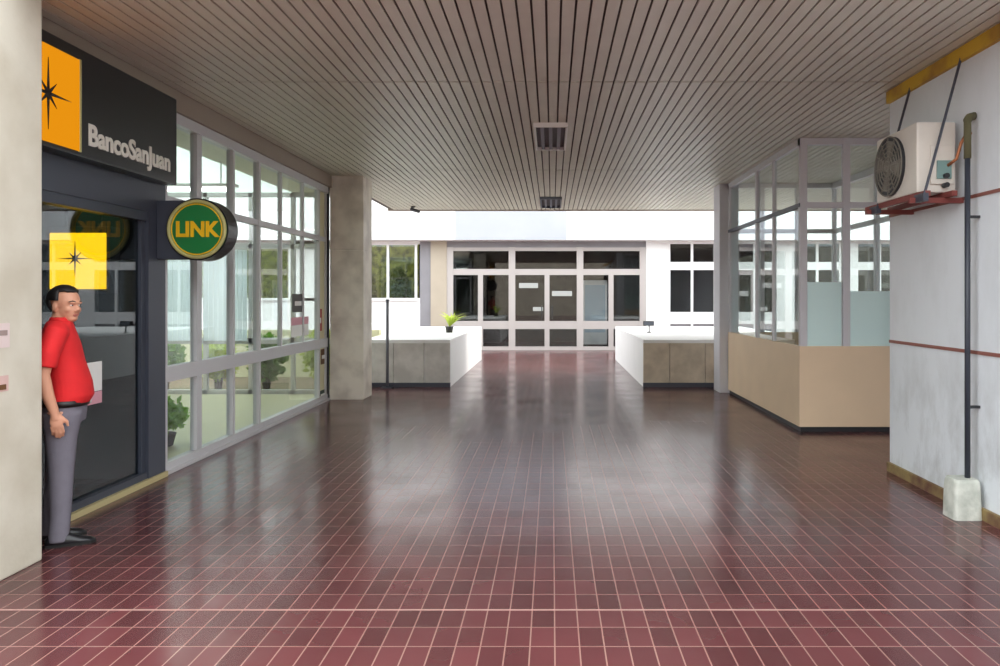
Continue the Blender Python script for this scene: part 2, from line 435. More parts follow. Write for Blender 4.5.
# round LINK sign
DY = 6.60
lk = thing('round_sign', 'round green projecting sign with yellow LINK lettering on a dark bracket', 'sign', (XL+.06, DY, 2.217))
cx, cz = -3.13, 2.217
MB().box(XL+.06, DY-.05, 1.955, cx-.02, DY+.10, 2.475, .008).build('bracket', M['slate'], lk)
MB().cyl((cx, DY+.03, cz), .275, .2, 'Y', 48).build('drum', M['black'], lk)
fc = MB().cyl((cx, DY-.075, cz), .262, .012, 'Y', 48).build('face', M['green'], lk)
MB().ring((cx, DY-.08, cz), .247, .016, 'Y', 48).build('rim', M['creamring'], lk, True)
MB().ring((cx, DY-.082, cz), .222, .006, 'Y', 48).build('inner_rim', M['gold'], lk, True)
tm = Matrix(((1, 0, 0, cx+.002), (0, 0, -1, DY-.086), (0, 1, 0, cz-.062), (0, 0, 0, 1)))
text_mesh('LINK', .185, .004, M['gold'], 'lettering', lk, tm, .93, .007)

# hanging yellow lit sign inside the entrance
ys_ = thing('hanging_sign', 'square yellow lit sign with black star hanging inside the dark glass entrance', 'sign', (-3.95, 6.2, 1.68))
hx, hz, hy = PX(78.5, 6.2), PZ(261, 6.2), 6.2
MB().box(hx-.27, hy, hz-.27, hx+.27, hy+.14, hz+.29, .01).build('sign_box', M['darkmetal'], ys_)
yf = MB().box(hx-.235, hy-.012, hz-.235, hx+.235, hy, hz+.235, .004).build('lit_face', M['yellowlit'], ys_)
MB().prism(star_pts(.15, .02, .075), lambda p: Vector((hx-.02+p[0], hy-.012, hz+.02+p[1])), lambda p: Vector((hx-.02+p[0], hy-.018, hz+.02+p[1]))).build('star', M['ink'], yf)
for xx in (hx-.15, hx+.15): MB().tube([(xx, hy+.07, hz+.29), (xx, hy+.07, 3.2)], .01, 8).build('hanger', M['darkmetal'], ys_)

# notices stuck on glass
def notice(name, px0, px1, py0, py1, mat, lab, mat2=None, cat='notice', split=.5):
    d0 = FPX*XL/(px0-HX); d1 = FPX*XL/(px1-HX); dm = (d0+d1)/2
    z1, z0 = PZ(py0, dm), PZ(py1, dm)
    X = XL+(.0035 if d0 < 11.2 else .0095)
    t = thing(name, lab, cat, (X, dm, z0))
    zs = z0+(z1-z0)*split
    if mat2:
        MB().box(X, d0, zs, X+.004, d1, z1).build('sheet', mat, t)
        MB().box(X, d0, z0, X+.004, d1, zs-.004).build('lower_sheet', mat2, t)
    else:
        MB().box(X, d0, z0, X+.004, d1, z1).build('sheet', mat, t)
        MB().box(X+.004, d0+(d1-d0)*.2, z0+(z1-z0)*.35, X+.006, d0+(d1-d0)*.8, z0+(z1-z0)*.6).build('printed_block', M['paper'] if mat is not M['paper'] else M['pink'], t)
notice('poster', 292, 303, 294, 312, M['black'], 'dark square poster on the shop window above a pink notice')
notice('notice', 291, 308, 317, 336, M['pink'], 'pale pink and white notice on the shop window under the dark poster', M['paper'], split=.6)
notice('notice', 317, 321, 309, 331, M['redpaper'], 'red notice high on the narrow cream panel beside the stone column')
notice('notice', 320, 324.5, 349, 364, M['brownpaper'], 'brown notice midway down the narrow cream panel')
notice('notice', 318.5, 325, 390, 399, M['greenpaper'], 'dark green sticker near the floor on the narrow cream panel')
notice('notice', 86, 101, 362, 404, M['paper'], 'white and pink patch on the dark glass door in front of the man in red', M['pink'], split=.3)  # plain white and pink patch on the door pane
t = thing('notice', 'torn sticker on the pale concrete column at the left frame edge', 'notice', (-3.14, 4.25, 1.35))
MB().box(-3.142, 4.16, 1.33, -3.136, 4.28, 1.47).build('sheet', plain('faded_paper', srgb(222, 204, 200), .7), t)
MB().box(-3.136, 4.19, 1.40, -3.134, 4.26, 1.43).build('printed_block', plain('faded_print', srgb(160, 140, 134), .7), t)
t = thing('notice', 'small brown sticker on the concrete column below the torn sticker', 'notice', (-3.14, 4.25, 1.08))
MB().box(-3.142, 4.18, 1.08, -3.136, 4.27, 1.17).build('sheet', plain('faded_pink_paper', srgb(214, 180, 172), .7), t)
MB().box(-3.136, 4.20, 1.09, -3.134, 4.25, 1.12).build('printed_block', M['brownpaper'], t)

# ------------------------------------------------------------------ glass booth on the right
KX0, KX1, KY0, KY1 = 2.97, 4.77, 8.88, 12.48
kb = thing('glass_booth', 'glazed office booth with sand coloured lower panels on the right', 'booth', ((KX0+KX1)/2, (KY0+KY1)/2, 0))
MB().box(KX0, KY0, .06, KX1, KY0+.06, 1.03, .004).build('front_panel', M['sandlaminate'], kb)
MB().box(KX0, KY0+.06, .06, KX0+.06, KY1, 1.03, .004).build('side_panel', M['sandlaminate'], kb)
MB().box(KX1-.06, KY0+.06, .06, KX1, KY1, 1.03, .004).build('side_panel', M['sandlaminate'], kb)
MB().box(KX0+.06, KY1-.06, .06, KX1-.06, KY1, 1.03, .004).build('back_panel', M['sandlaminate'], kb)
MB().box(KX0+.02, KY0+.02, 0, KX1-.02, KY1-.02, .06).build('plinth', M['darkmetal'], kb)
m = MB()
fx = (3.02, 3.535, 4.12, 4.73)
for xx in fx: m.box(xx-.042, KY0-.005, 1.03, xx+.042, KY0+.055, ZC)
sy = (9.98, 10.80, 12.43)
for yy, w in zip(sy, (.05, .08, .07)):
    m.box(KX0+.005, yy-w/2, 1.03, KX0+.05, yy+w/2, ZC)
    m.box(KX1-.06, yy-w/2, 1.03, KX1, yy+w/2, ZC)
for xx in (3.535, 4.12): m.box(xx-.03, KY1-.07, 1.03, xx+.03, KY1, ZC)
m.box(KX0, KY0, ZC-.08, KX1, KY0+.07, ZC-.003); m.box(KX0, KY0, ZC-.08, KX0+.06, KY1, ZC-.003)
m.box(KX1-.07, KY0, ZC-.10, KX1, KY1, ZC-.003); m.box(KX0, KY1-.06, ZC-.08, KX1, KY1, ZC-.003)
m.box(KX0, KY0, 2.69, KX1, KY0+.06, 2.76); m.box(KX1-.06, KY0, 2.69, KX1, KY1, 2.76); m.box(KX0, KY1-.06, 2.69, KX1, KY1, 2.76)
m.build('booth_frame', plain('lilac_grey_frame', srgb(204, 202, 206), .45), kb)
MB().box(KX0-.002, KY0, 2.70, KX0+.05, KY1, 2.75).build('side_transom', M['slate'], kb)
fr = ((3.07, 3.485), (3.585, 4.07), (4.17, 4.68))
for i, (a, b) in enumerate(fr):
    zt = (1.80, 1.69, 1.69)[i]
    MB().box(a, KY0+.03, zt, b, KY0+.036, 2.69).build('pane', M['glass'], kb)
    MB().box(a, KY0+.03, 2.76, b, KY0+.036, ZC-.08).build('pane', M['glass'], kb)
    fo = MB().box(a, KY0+.026, 1.03, b, KY0+.04, zt).build('frosted_panel', M['frost'], kb); fo['label'] = 'aqua frosted panel'
for X in (KX0+.03, KX1-.03):
    for a, b in zip((KY0+.08,)+sy[:2], sy):
        MB().box(X-.003, a+.03, 1.03, X+.003, b-.03, 2.7).build('pane', M['glass'], kb)
        MB().box(X-.003, a+.03, 2.76, X+.003, b-.03, ZC-.09).build('pane', M['glass'], kb)
MB().box(KX0+.06, KY1-.035, 1.03, KX1-.06, KY1-.029, ZC-.08).build('back_pane', M['glass'], kb)

# ------------------------------------------------------------------ air conditioner, bracket, pipe, block
AX0, AX1, AY0, AY1, AZ0, AZ1 = 2.79, 3.09, 5.66, 6.36, 2.42, 2.96
ac = thing('air_conditioner', 'aged white outdoor air conditioner with round grey fan on the right wall', 'air conditioner', ((AX0+AX1)/2, (AY0+AY1)/2, AZ0))
MB().box(AX0, AY0, AZ0, AX1, AY1, AZ1, .015).build('casing', M['acwhite'], ac)
fcy, fcz, fr_ = 6.08, (AZ0+AZ1)/2, .24
g = MB().cyl((AX0-.012, fcy, fcz), fr_, .03, 'X', 40).build('fan_shroud', M['darkmetal'], ac)
m = MB()
for k in range(1, 7): m.ring((AX0-.032, fcy, fcz), fr_*k/6, .006, 'X', 32, 6)
for k in range(12):
    a = k*PI/6; m.tube([(AX0-.032, fcy, fcz), (AX0-.032, fcy+fr_*math.cos(a), fcz+fr_*math.sin(a))], .005, 6)
m.build('fan_grille', M['acgrille'], g)
m = MB()
for k in range(4):
    a = k*PI/2+.3
    m.prism([(.03, -.03), (.2, -.09), (.21, .06), (.03, .03)],
        lambda p: Vector((AX0-.03+.01*p[1], fcy+p[0]*math.cos(a)-p[1]*math.sin(a), fcz+p[0]*math.sin(a)+p[1]*math.cos(a))),
        lambda p: Vector((AX0-.026+.01*p[1], fcy+p[0]*math.cos(a)-p[1]*math.sin(a), fcz+p[0]*math.sin(a)+p[1]*math.cos(a))))
m.cyl((AX0-.03, fcy, fcz), .04, .01, 'X', 16)
m.build('fan_blades', M['acgrille'], g)
MB().box(AX0+.10, AY0-.02, AZ0+.06, AX1-.02, AY0, AZ0+.36, .008).build('valve_cover', M['acwhite'], ac)
MB().box(AX0+.14, AY0-.035, AZ0+.1, AX1-.05, AY0-.02, AZ0+.24, .004).build('service_hatch', plain('teal_label', srgb(120, 150, 146), .5), ac)
MB().tube([(AX1-.08, AY0-.03, AZ0+.2), (AX1-.04, AY0-.08, AZ0+.24), (AX1-.01, AY0-.09, AZ0+.36), (AX1+.02, AY0-.1, AZ0+.42), (XR, AY0-.1, AZ0+.43)], .012, 8).build('copper_pipe', M['copper'], ac, True)
for zz in (.05, .12): MB().cyl((AX1-.10, AY0-.04, AZ0+zz), .02, .05, 'Y', 14).build('service_valve', M['darkmetal'], ac)
br = thing('wall_bracket', 'rust red steel shelf bracket hung by two tie rods under the air conditioner', 'bracket', (2.95, 6.05, 2.36))
m = MB()
for xx in (2.82, 3.02): m.box(xx-.02, 5.55, 2.38, xx+.02, 6.62, 2.42)
m.build('rail', M['redbrown'], br)
for yy in (5.68, 6.46): MB().box(2.74, yy-.02, 2.34, XR, yy+.02, 2.38).build('arm', M['redbrown'], br)
for yy in (5.68, 6.48):
    MB().tube([(2.80, yy-.12, 2.40), (XR-.002, yy-.02, 3.52)], .011, 8).box(2.78, yy-.14, 2.34, 2.82, yy, 2.40).build('tie_rod', M['slate'], br)
pp = thing('drain_pipe', 'dark vertical drain pipe on the right wall standing in a concrete block', 'pipe', (3.06, 5.45, .29))
MB().tube([(3.06, 5.45, .289), (3.06, 5.45, 2.66)], .02, 12).build('pipe', M['pipeblue'], pp, True)
MB().tube([(3.06, 5.45, 2.64), (3.06, 5.45, 2.93)], .026, 12).tube([(3.06, 5.45, 2.92), (3.09, 5.48, 2.95), (XR, 5.52, 2.97)], [.03, .03, .03], 12).build('insulation_sleeve', M['foam'], pp, True)
for z in (.8, 2.2): MB().box(3.05, 5.44, z, XR, 5.46, z+.02).build('pipe_clip', M['darkmetal'], pp)
bl = MB()
bl.loft([((3.02, 5.45, 0), .105, .10), ((3.02, 5.45, .22), .10, .095), ((3.02, 5.45, .27), .094, .09), ((3.02, 5.45, .29), .086, .08)], 24, 6)
tag(bl.build('concrete_block', M['oldconcrete'], None, False, (3.02, 5.45, 0)), 'pale concrete block on the floor at the foot of the drain pipe', 'block')

# ------------------------------------------------------------------ ceiling fixtures and camera
def louvre_light(x0, x1, y0, y1, lab, fm='white'):
    t = thing('ceiling_light', lab, 'ceiling light', ((x0+x1)/2, (y0+y1)/2, ZC), 'ceiling lights in the passage')
    m = MB(); w = .025; z0, z1 = ZC-.05, ZC
    m.box(x0, y0, z0, x1, y0+w, z1).box(x0, y1-w, z0, x1, y1, z1).box(x0, y0+w, z0, x0+w, y1-w, z1).box(x1-w, y0+w, z0, x1, y1-w, z1)
    m.build('frame', M[fm], t)
    m = MB()
    for k in range(1, 4):
        xx = x0+(x1-x0)*k/4; m.box(xx-.02, y0+w, ZC-.04, xx+.02, y1-w, ZC-.008)
    m.build('louvre', M['louvre'], t)
    MB().box(x0+w, y0+w, ZC-.008, x1-w, y1-w, ZC-.001).build('reflector', M['darkmetal'], t)
louvre_light(-.205, .175, 8.1, 9.4, 'louvred ceiling light in the middle of the passage, the larger nearer one')
louvre_light(-.23, .19, 14.1, 15.5, 'louvred ceiling light near the far roof edge, the smaller farther one', 'louvre')
sc = thing('security_camera', 'black bullet security camera under the far ceiling edge', 'camera', (-2.87, 15.6, ZC))
MB().cyl((-2.93, 15.6, ZC-.012), .045, .024, 'Z', 20).tube([(-2.93, 15.6, ZC-.02), (-2.93, 15.6, ZC-.07)], .014, 10).build('mount', M['black'], sc)
MB().tube([(-2.97, 15.6, ZC-.06), (-2.79, 15.5, ZC-.12)], .035, 14).build('camera_body', M['black'], sc)
MB().tube([(-2.79, 15.5, ZC-.12), (-2.775, 15.49, ZC-.125)], .025, 14).build('lens', M['darkmetal'], sc)

# ------------------------------------------------------------------ outside: low walls, post, plant, lamp
def low_wall(xa, xb, inner, lab, stone, joints):
    y0, y1, h = 13.3, 19.2, .85
    o = MB().box(xa, y0+.04, 0, xb, y1, h-.06).build('low_wall', M['white']); struct(o, lab)
    MB().box(xa, y0+.0, h-.06, xb, y1, h, .006).build('coping', M['white'], o)
    m = MB(); js = [xa]+joints+[xb]
    for a, b in zip(js, js[1:]): m.box(a+.006, y0, .08, b-.006, y0+.045, h-.06)
    m.build('stone_facing', stone, o)
    MB().box(xa, y0-.01, 0, xb, y0+.045, .08).build('plinth', M['slate'], o)
low_wall(-3.45, -1.83, 1, 'white low wall block with grey stone front on the left', M['greystone'], [-2.85, -2.30])
low_wall(1.64, 4.9, -1, 'white low wall block with tan stone front on the right', M['tanstone'], [2.11, 2.75, 3.4, 4.1])
po = thing('metal_post', 'slim dark grey metal post in front of the left low wall', 'post', (-2.93, 13.17, 0))
MB().tube([(-2.93, 13.17, .02), (-2.93, 13.17, 1.55)], .027, 14).build('shaft', plain('post_grey', srgb(110, 112, 120), .45), po, True)
MB().box(-3.03, 13.07, 0, -2.83, 13.27, .02, .004).build('base_plate', M['slate'], po)
MB().tube([(-2.93, 13.17, 1.55), (-2.93, 13.17, 1.58)], [.036, .026], 14).build('cap', M['slate'], po)

def leaf_cloud(m, c, r, n, size, ground=None):
    for _ in range(n):
        while True:
            q = Vector((random.uniform(-1, 1), random.uniform(-1, 1), random.uniform(-1, 1)))
            if .35 < q.length < 1: break
        p = Vector((c[0]+q.x*r[0], c[1]+q.y*r[1], c[2]+q.z*r[2]))
        d = Vector((random.gauss(0, 1), random.gauss(0, 1), random.gauss(.3, .8))).normalized()
        s = d.orthogonal().normalized(); s.rotate(Matrix.Rotation(random.uniform(0, 6.28), 3, d)); nn = d.cross(s)
        L = size*random.uniform(.7, 1.3); W = L*.3
        a, b, c2, e = p, p+d*L*.5+s*W+nn*W*.2, p+d*L, p+d*L*.5-s*W+nn*W*.2
        mid = p+d*L*.5
        vs = [m.bm.verts.new(v) for v in (a, b, c2, e, mid)]
        m.bm.faces.new((vs[0], vs[1], vs[4])); m.bm.faces.new((vs[1], vs[2], vs[4])); m.bm.faces.new((vs[2], vs[3], vs[4])); m.bm.faces.new((vs[3], vs[0], vs[4]))
def shrub(x, y, rx, ry, h, mat, lab, n=700, size=.13, z0=0, group=None, name='shrub', cat='shrub'):
    t = thing(name, lab, cat, (x, y, z0), group)
    m = MB(); leaf_cloud(m, (x, y, z0+h*.58), (rx, ry, h*.45), n, size)
    m.build('foliage', mat, t)
    m = MB()
    for k in range(5):
        a = k*1.26
        m.tube([(x+.04*math.cos(a), y+.04*math.sin(a), z0), (x+rx*.3*math.cos(a), y+ry*.3*math.sin(a), z0+h*.4), (x+rx*.55*math.cos(a), y+ry*.55*math.sin(a), z0+h*.75)], [.025, .016, .008], 6)
    m.build('stem', M['bark'], t)
struct(MB().box(-9, 15, 0, -3.5, 15.15, .95).build('wall_garden', plain('pale_yellow_render', srgb(226, 222, 180), .7, 0, .12, 3)))
g = 'garden shrubs beyond the hall'
shrub(-6.85, 13.1, .3, .3, .95, M['leaf'], 'rounded green shrub behind the hall glass, leftmost low pane, beside the dark entrance', 700, .14, 0, g)
shrub(-5.95, 13.2, .3, .3, .85, M['leafyellow'], 'pale yellow-green shrub behind the second low pane of the shop front', 700, .13, 0, g)
shrub(-5.05, 13.1, .3, .3, .9, M['leaf'], 'green shrub behind the third low pane of the shop front', 700, .13, 0, g)
shrub(-4.15, 13.4, .3, .3, 1.0, M['leafyellow'], 'yellow-green shrub behind the widest low pane beside the stone column', 800, .13, 0, g)
fp = thing('potted_fern', 'low green bushy plant just inside the lowest shop pane beside the dark entrance', 'plant', (-4.24, 8.0, .012))
MB().loft([((-4.24, 8.0, .012), .13, .13), ((-4.24, 8.0, .13), .16, .16), ((-4.24, 8.0, .14), .165, .165), ((-4.24, 8.0, .145), .14, .14)], 20).build('pot', M['pot'], fp, True)
m = MB(); leaf_cloud(m, (-4.24, 8.0, .34), (.26, .26, .17), 420, .1); m.build('foliage', translucent('fresh_leaf', srgb(140, 184, 84), .4), fp)
pt = thing('potted_plant', 'small yellow-green leafy plant in a dark pot on the left low wall', 'plant', (-2.1, 16.0, .85))
px_, py_ = -2.12, 16.0
MB().loft([((px_-.1, py_, .852), .07, .07), ((px_-.1, py_, .97), .09, .09), ((px_-.1, py_, .98), .095, .095), ((px_-.1, py_, .985), .08, .08)], 20).build('pot', M['pot'], pt, True)
m = MB()
for k in range(46):
    a = random.uniform(0, 6.28); L = random.uniform(.28, .52); t_ = random.uniform(.3, .9)
    base = Vector((px_-.1, py_, .97)); dirv = Vector((math.cos(a)*t_+.45, math.sin(a)*t_, 1)).normalized()
    side = dirv.cross(Vector((0, 0, 1))).normalized()*.028
    pm = base+dirv*L*.55; pe = base+dirv*L+Vector((math.cos(a)*.1, math.sin(a)*.1, -.1))
    v = [m.bm.verts.new(q) for q in (base, pm+side, pe, pm-side)]
    m.bm.faces.new(v)
m.build('leaves', M['leafyellow'], pt)
sl = thing('floodlight', 'small black floodlight on top of the right low wall', 'lamp', (2.12, 16.0, .85))
lx, ly = 2.1, 16.0
MB().tube([(lx, ly, .85), (lx, ly, 1.0)], .015, 8).cyl((lx, ly, .858), .05, .016, 'Z', 16).build('stand', M['darkmetal'], sl)
MB().box(lx-.13, ly-.06, 1.0, lx+.10, ly+.06, 1.1, .012).build('lamp_head', M['black'], sl)
MB().box(lx-.12, ly-.07, 1.015, lx+.09, ly-.06, 1.085).build('lens', M['louvre'], sl)

struct(MB().box(-30, -20, 0, 30, -19, 6).build('wall_street_added', M['tanstone']))  # unseen wall added behind the camera to dim sky reflections in far panes
# ------------------------------------------------------------------ far facade
def fx_(px): return PX(px, F)
def fz_(py): return PZ(py, F)
wb = MB()
wb.box(-16, F-.55, 3.32, 16, F+.35, 7.0)                         # fascia band and storey above
o = struct(wb.build('wall_back', M['white']), 'white rendered building across the courtyard')
m = MB(); m.box(fx_(447), F, 3.12, fx_(648), F+.2, 3.33); m.build('lintel', M['greybeige'], o)
MB().box(fx_(420), F, 0, fx_(431), F+.3, 3.33).build('pillar', M['greybeige'], o)
MB().box(fx_(431), F-.06, 0, fx_(447), F+.3, 3.33).build('pillar', M['cream'], o)
MB().box(fx_(646), F-.06, 0, fx_(668), F+.3, 3.33).build('pillar', M['white'], o)
m = MB(); m.box(-16, F, 0, fx_(420), F+.25, fz_(298)); m.box(-16, F, fz_(244), fx_(420), F+.25, 3.33); m.build('parapet', M['white'], o)
MB().box(fx_(457), F-.556, 3.325, fx_(566), F-.549, 7).build('blue_grey_band', plain('pale_blue_grey', srgb(172, 175, 182), .6, 0, .05, 1), o)  # pale blue-grey stretch across the middle of the fascia
MB().box(fx_(457)-.02, F-.560, 3.33, fx_(457)+.02, F-.55, 7).build('expansion_joint', M['greystone'], o)
# left windows (green court added behind, standing in for reflected trees)
def facade_window(idx, x0, x1, rows, cols, lab, mat=M['glassfar'], frame=M['white']):
    o = struct(bpy.data.objects.new('window_%d' % idx, None), lab); C.objects.link(o); o.location = (x0, F, 0)
    t = .07; m = MB()
    for c in cols: m.box(c-t/2, F-.035, rows[-1][0]-.05, c+t/2, F+.06, rows[0][1]+.04)
    zz = sorted({z for r in rows for z in r})
    m.box(x0, F-.022, rows[0][1], x1, F+.06, 3.33)
    for a, b in zip(rows, rows[1:]): m.box(x0, F-.024, b[1], x1, F+.06, a[0])
    m.box(x0, F-.06, rows[-1][0]-.08, x1, F+.06, rows[-1][0])
    m.build('window_frame', frame, o)
    for r in rows:
        for a, b in zip(cols, cols[1:]):
            low = r[1] < 1
            MB().box(a+t/2, F+.015, r[0], b-t/2, F+.023, r[1]).build('infill_panel' if low else 'pane', M['greybeige'] if low else mat, o)
lw = [fx_(330), fx_(358), fx_(388), fx_(416)]
facade_window(3, lw[0], lw[-1]+.05, [(fz_(298), fz_(245))], lw, 'tall window with white mullions left of the entrance')
lw2 = [-14, -13, -12, -11, -10, -9, -8]
facade_window(4, -14, -8, [(fz_(298), fz_(245))], lw2, 'far left row of windows')
MB().box(-8, F, 1.5, fx_(330), F+.2, 3.33).build('wall_infill', M['white'], o)
rows_r = [(fz_(262), fz_(244)), (fz_(312), fz_(270)), (.35, fz_(324))]
k = 5; xs = fx_(668)
n_ = 0
while xs < 14:
    xe = xs+1.46
    facade_window(k, xs, xe, rows_r, [xs+.03, (xs+xe)/2, xe-.03], 'white framed window grid number %d along the right of the facade' % (n_+1))
    MB().box(xs, F, 0, xe, F+.2, .28).build('window_base', M['white'], o)
    MB().box(xe, F-.04, 0, xe+.45, F+.3, 3.33).build('pillar', M['white'], o)
    xs = xe+.45; k += 1; n_ += 1
# entrance
de = struct(bpy.data.objects.new('door_2', None), 'white framed glass entrance doors at the end of the passage'); C.objects.link(de); de.location = (fx_(546), F, 0)
m = MB()
majors = [fx_(450), fx_(512), fx_(580), fx_(643)]
for x in majors: m.box(x-.1, F-.04, 0, x+.1, F+.08, 3.14)
mids = [fx_(480.5), fx_(547), fx_(611)]
for x in mids: m.box(x-.075, F-.03, 0, x+.075, F+.06, fz_(271))
m.box(majors[0], F-.02, fz_(251), majors[-1], F+.07, 3.13)
m.box(majors[0], F-.02, fz_(275), majors[-1], F+.07, fz_(269))
m.box(majors[0], F-.02, fz_(329), majors[-1], F+.07, fz_(321))
m.box(majors[0], F-.02, 0, majors[-1], F+.07, fz_(346.5))
m.build('door_frame', M['aluwarm'], de)
for a, b in zip(majors, majors[1:]): MB().box(a+.1, F+.01, fz_(269), b-.1, F+.018, fz_(251)).build('transom_pane', M['glassfar'], de)
vs_ = sorted(majors+mids)
for a, b in zip(vs_, vs_[1:]):
    MB().box(a+.08, F+.01, fz_(321), b-.08, F+.018, fz_(275)).build('pane', M['glassfar'], de)
    MB().box(a+.08, F+.01, fz_(346.5), b-.08, F+.018, fz_(329)).build('lower_pane', M['glassfar'], de)
for x in (mids[1]-.16, mids[1]+.16):
    MB().tube([(x, F-.03, .95), (x, F-.09, .98), (x, F-.09, 1.32), (x, F-.03, 1.35)], .016, 8).build('door_handle', M['darkmetal'], de)
t = thing('sky_reflection_panel', 'pale blue white panel added behind the entrance doors for the sky reflection in the panes', 'panel', (fx_(596), F+.8, 0))  # panel added in the lobby as the bluish sky reflection of one pane
MB().box(fx_(584), F+.8, .12, fx_(609), F+.84, 2.15, .006).build('board', M['white'], t)
MB().box(fx_(586), F+.79, .5, fx_(607), F+.8, 2.0).build('pale_blue_sheet', plain('pale_blue_sheet', srgb(196, 214, 226), .6), t)
for xx in (fx_(587), fx_(606)): MB().box(xx-.03, F+.65, 0, xx+.03, F+1.0, .12).build('foot', M['darkmetal'], t)
for (a, b_, c, d_, lab) in ((519, 538, 283, 288, 'long white reflection strip high on the left entrance door leaf'), (533, 543, 307, 311, 'small white reflection strip at the middle of the left entrance door leaf'), (552, 572, 291, 296, 'long pale reflection strip on the right entrance door leaf')):
    t = thing('notice', lab, 'notice', (fx_((a+b_)/2), F+.008, fz_(d_)), 'reflection strips on the entrance doors')
    MB().box(fx_(a), F+.004, fz_(d_), fx_(b_), F+.0102, fz_(c)).build('sheet', plain('grey_reflection_strip', srgb(170, 172, 168), .6), t)  # pale strips added on the door panes as light reflections
# rooms behind
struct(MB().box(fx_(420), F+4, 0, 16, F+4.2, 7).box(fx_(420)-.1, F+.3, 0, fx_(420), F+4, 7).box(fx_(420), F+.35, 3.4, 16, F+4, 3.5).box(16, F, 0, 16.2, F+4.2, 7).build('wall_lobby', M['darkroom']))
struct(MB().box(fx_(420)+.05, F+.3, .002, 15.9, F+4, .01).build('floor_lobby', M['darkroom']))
struct(MB().box(-16, F+2.6, 0, fx_(420)-.12, F+2.8, 6.0).build('wall_green_backdrop', plain('olive_reflection_wall', srgb(180, 186, 84), .8, 0, 0, 5, .5, 14, col2=srgb(92, 100, 44))))  # olive wall added behind the left panes, standing in for reflected trees
for i, (x, h, r) in enumerate(((-4.95, 2.5, .34), (-6.05, 2.3, .34), (-7.2, 2.6, .36))):
    shrub(x, F+1.5, r, .36, h, M['leafdark'], ('olive tall shrub added behind the window nearest the entrance pillar', 'olive tall shrub added behind the window beside the stone column', 'olive tall shrub added farthest left in the rear court')[i], 900, .16, 0, 'tall shrubs added for the reflected trees')  # shrubs added behind the left panes for their olive tree reflection

# ------------------------------------------------------------------ the man in red
PXo, PYo = -3.25, 4.905
man = thing('person', 'man in red polo shirt, grey trousers and black shoes standing beside the concrete column', 'person', (PXo, PYo, 0))
YAW = math.radians(30)
def remeshed(mb, name, mat, parent, voxel=.008, smooth=4, cut=None):
    bmesh.ops.recalc_face_normals(mb.bm, faces=mb.bm.faces)
    me = bpy.data.meshes.new(name); mb.bm.to_mesh(me); mb.bm.free()
    o = bpy.data.objects.new(name, me); C.objects.link(o)
    r = o.modifiers.new('r', 'REMESH'); r.mode = 'VOXEL'; r.voxel_size = voxel; r.use_smooth_shade = True
    s = o.modifiers.new('s', 'SMOOTH'); s.iterations = smooth; s.factor = .5
    dg = bpy.context.evaluated_depsgraph_get(); dg.update()
    me2 = bpy.data.meshes.new_from_object(o.evaluated_get(dg))
    bpy.data.objects.remove(o)
    me2.name = name; me2.materials.clear(); me2.materials.append(mat)
    for p in me2.polygons: p.use_smooth = True
    me2.transform(Matrix.Rotation(YAW, 4, 'Z'))
    o = bpy.data.objects.new(name, me2); C.objects.link(o); o.parent = parent
    return o
def pbuild(mb, name, mat, parent, smooth=True):
    bmesh.ops.recalc_face_normals(mb.bm, faces=mb.bm.faces)
    me = bpy.data.meshes.new(name); mb.bm.to_mesh(me); mb.bm.free(); me.materials.append(mat)
    me.transform(Matrix.Rotation(YAW, 4, 'Z'))
    for p in me.polygons: p.use_smooth = smooth
    o = bpy.data.objects.new(name, me); C.objects.link(o); o.parent = parent
    return o
HC = Vector((.02, 0, 1.565)); HR = Matrix.Rotation(math.radians(-44), 3, 'Z')
def hp(x, y, z): return HC+HR @ Vector((x, y, z))
def side(s):
    # joints of an arm on side s (-1 right, +1 left)
    return [Vector((-.015, s*.185, 1.40)), Vector((-.06, s*.232, 1.26)), Vector((-.085, s*.238, 1.13)), Vector((-.06, s*.232, 1.0)), Vector((-.025, s*.222, .885))]
b = MB()
b.ell(hp(-.005, 0, .03), (.098, .078, .092), HR)            # cranium
b.ell(hp(.025, 0, -.03), (.068, .062, .082), HR)            # face
b.ell(hp(.05, 0, -.085), (.038, .036, .026), HR)            # chin
b.ell(hp(.085, 0, .018), (.02, .05, .014), HR)              # brow
b.tube([hp(.085, 0, .01), hp(.102, 0, -.022), hp(.108, 0, -.034)], [.009, .013, .014], 12)
b.ell(hp(.097, .012, -.036), (.010, .009, .008), HR); b.ell(hp(.097, -.012, -.036), (.010, .009, .008), HR)
for s in (-1, 1):
    b.ell(hp(-.005, s*.078, -.012), (.02, .009, .032), HR)  # ears
    b.ell(hp(.062, s*.04, -.03), (.022, .018, .02), HR)     # cheeks
b.tube([(-.02, 0, 1.38), (-.008, 0, 1.45), (.008, 0, 1.53)], [.075, .057, .056], 18)
b.loft([((.02, 0, .86), .11, .15), ((.04, 0, .98), .125, .155), ((.015, 0, 1.15), .115, .16), ((-.005, 0, 1.32), .105, .175), ((-.012, 0, 1.40), .085, .17), ((-.01, 0, 1.445), .05, .08)], 24)
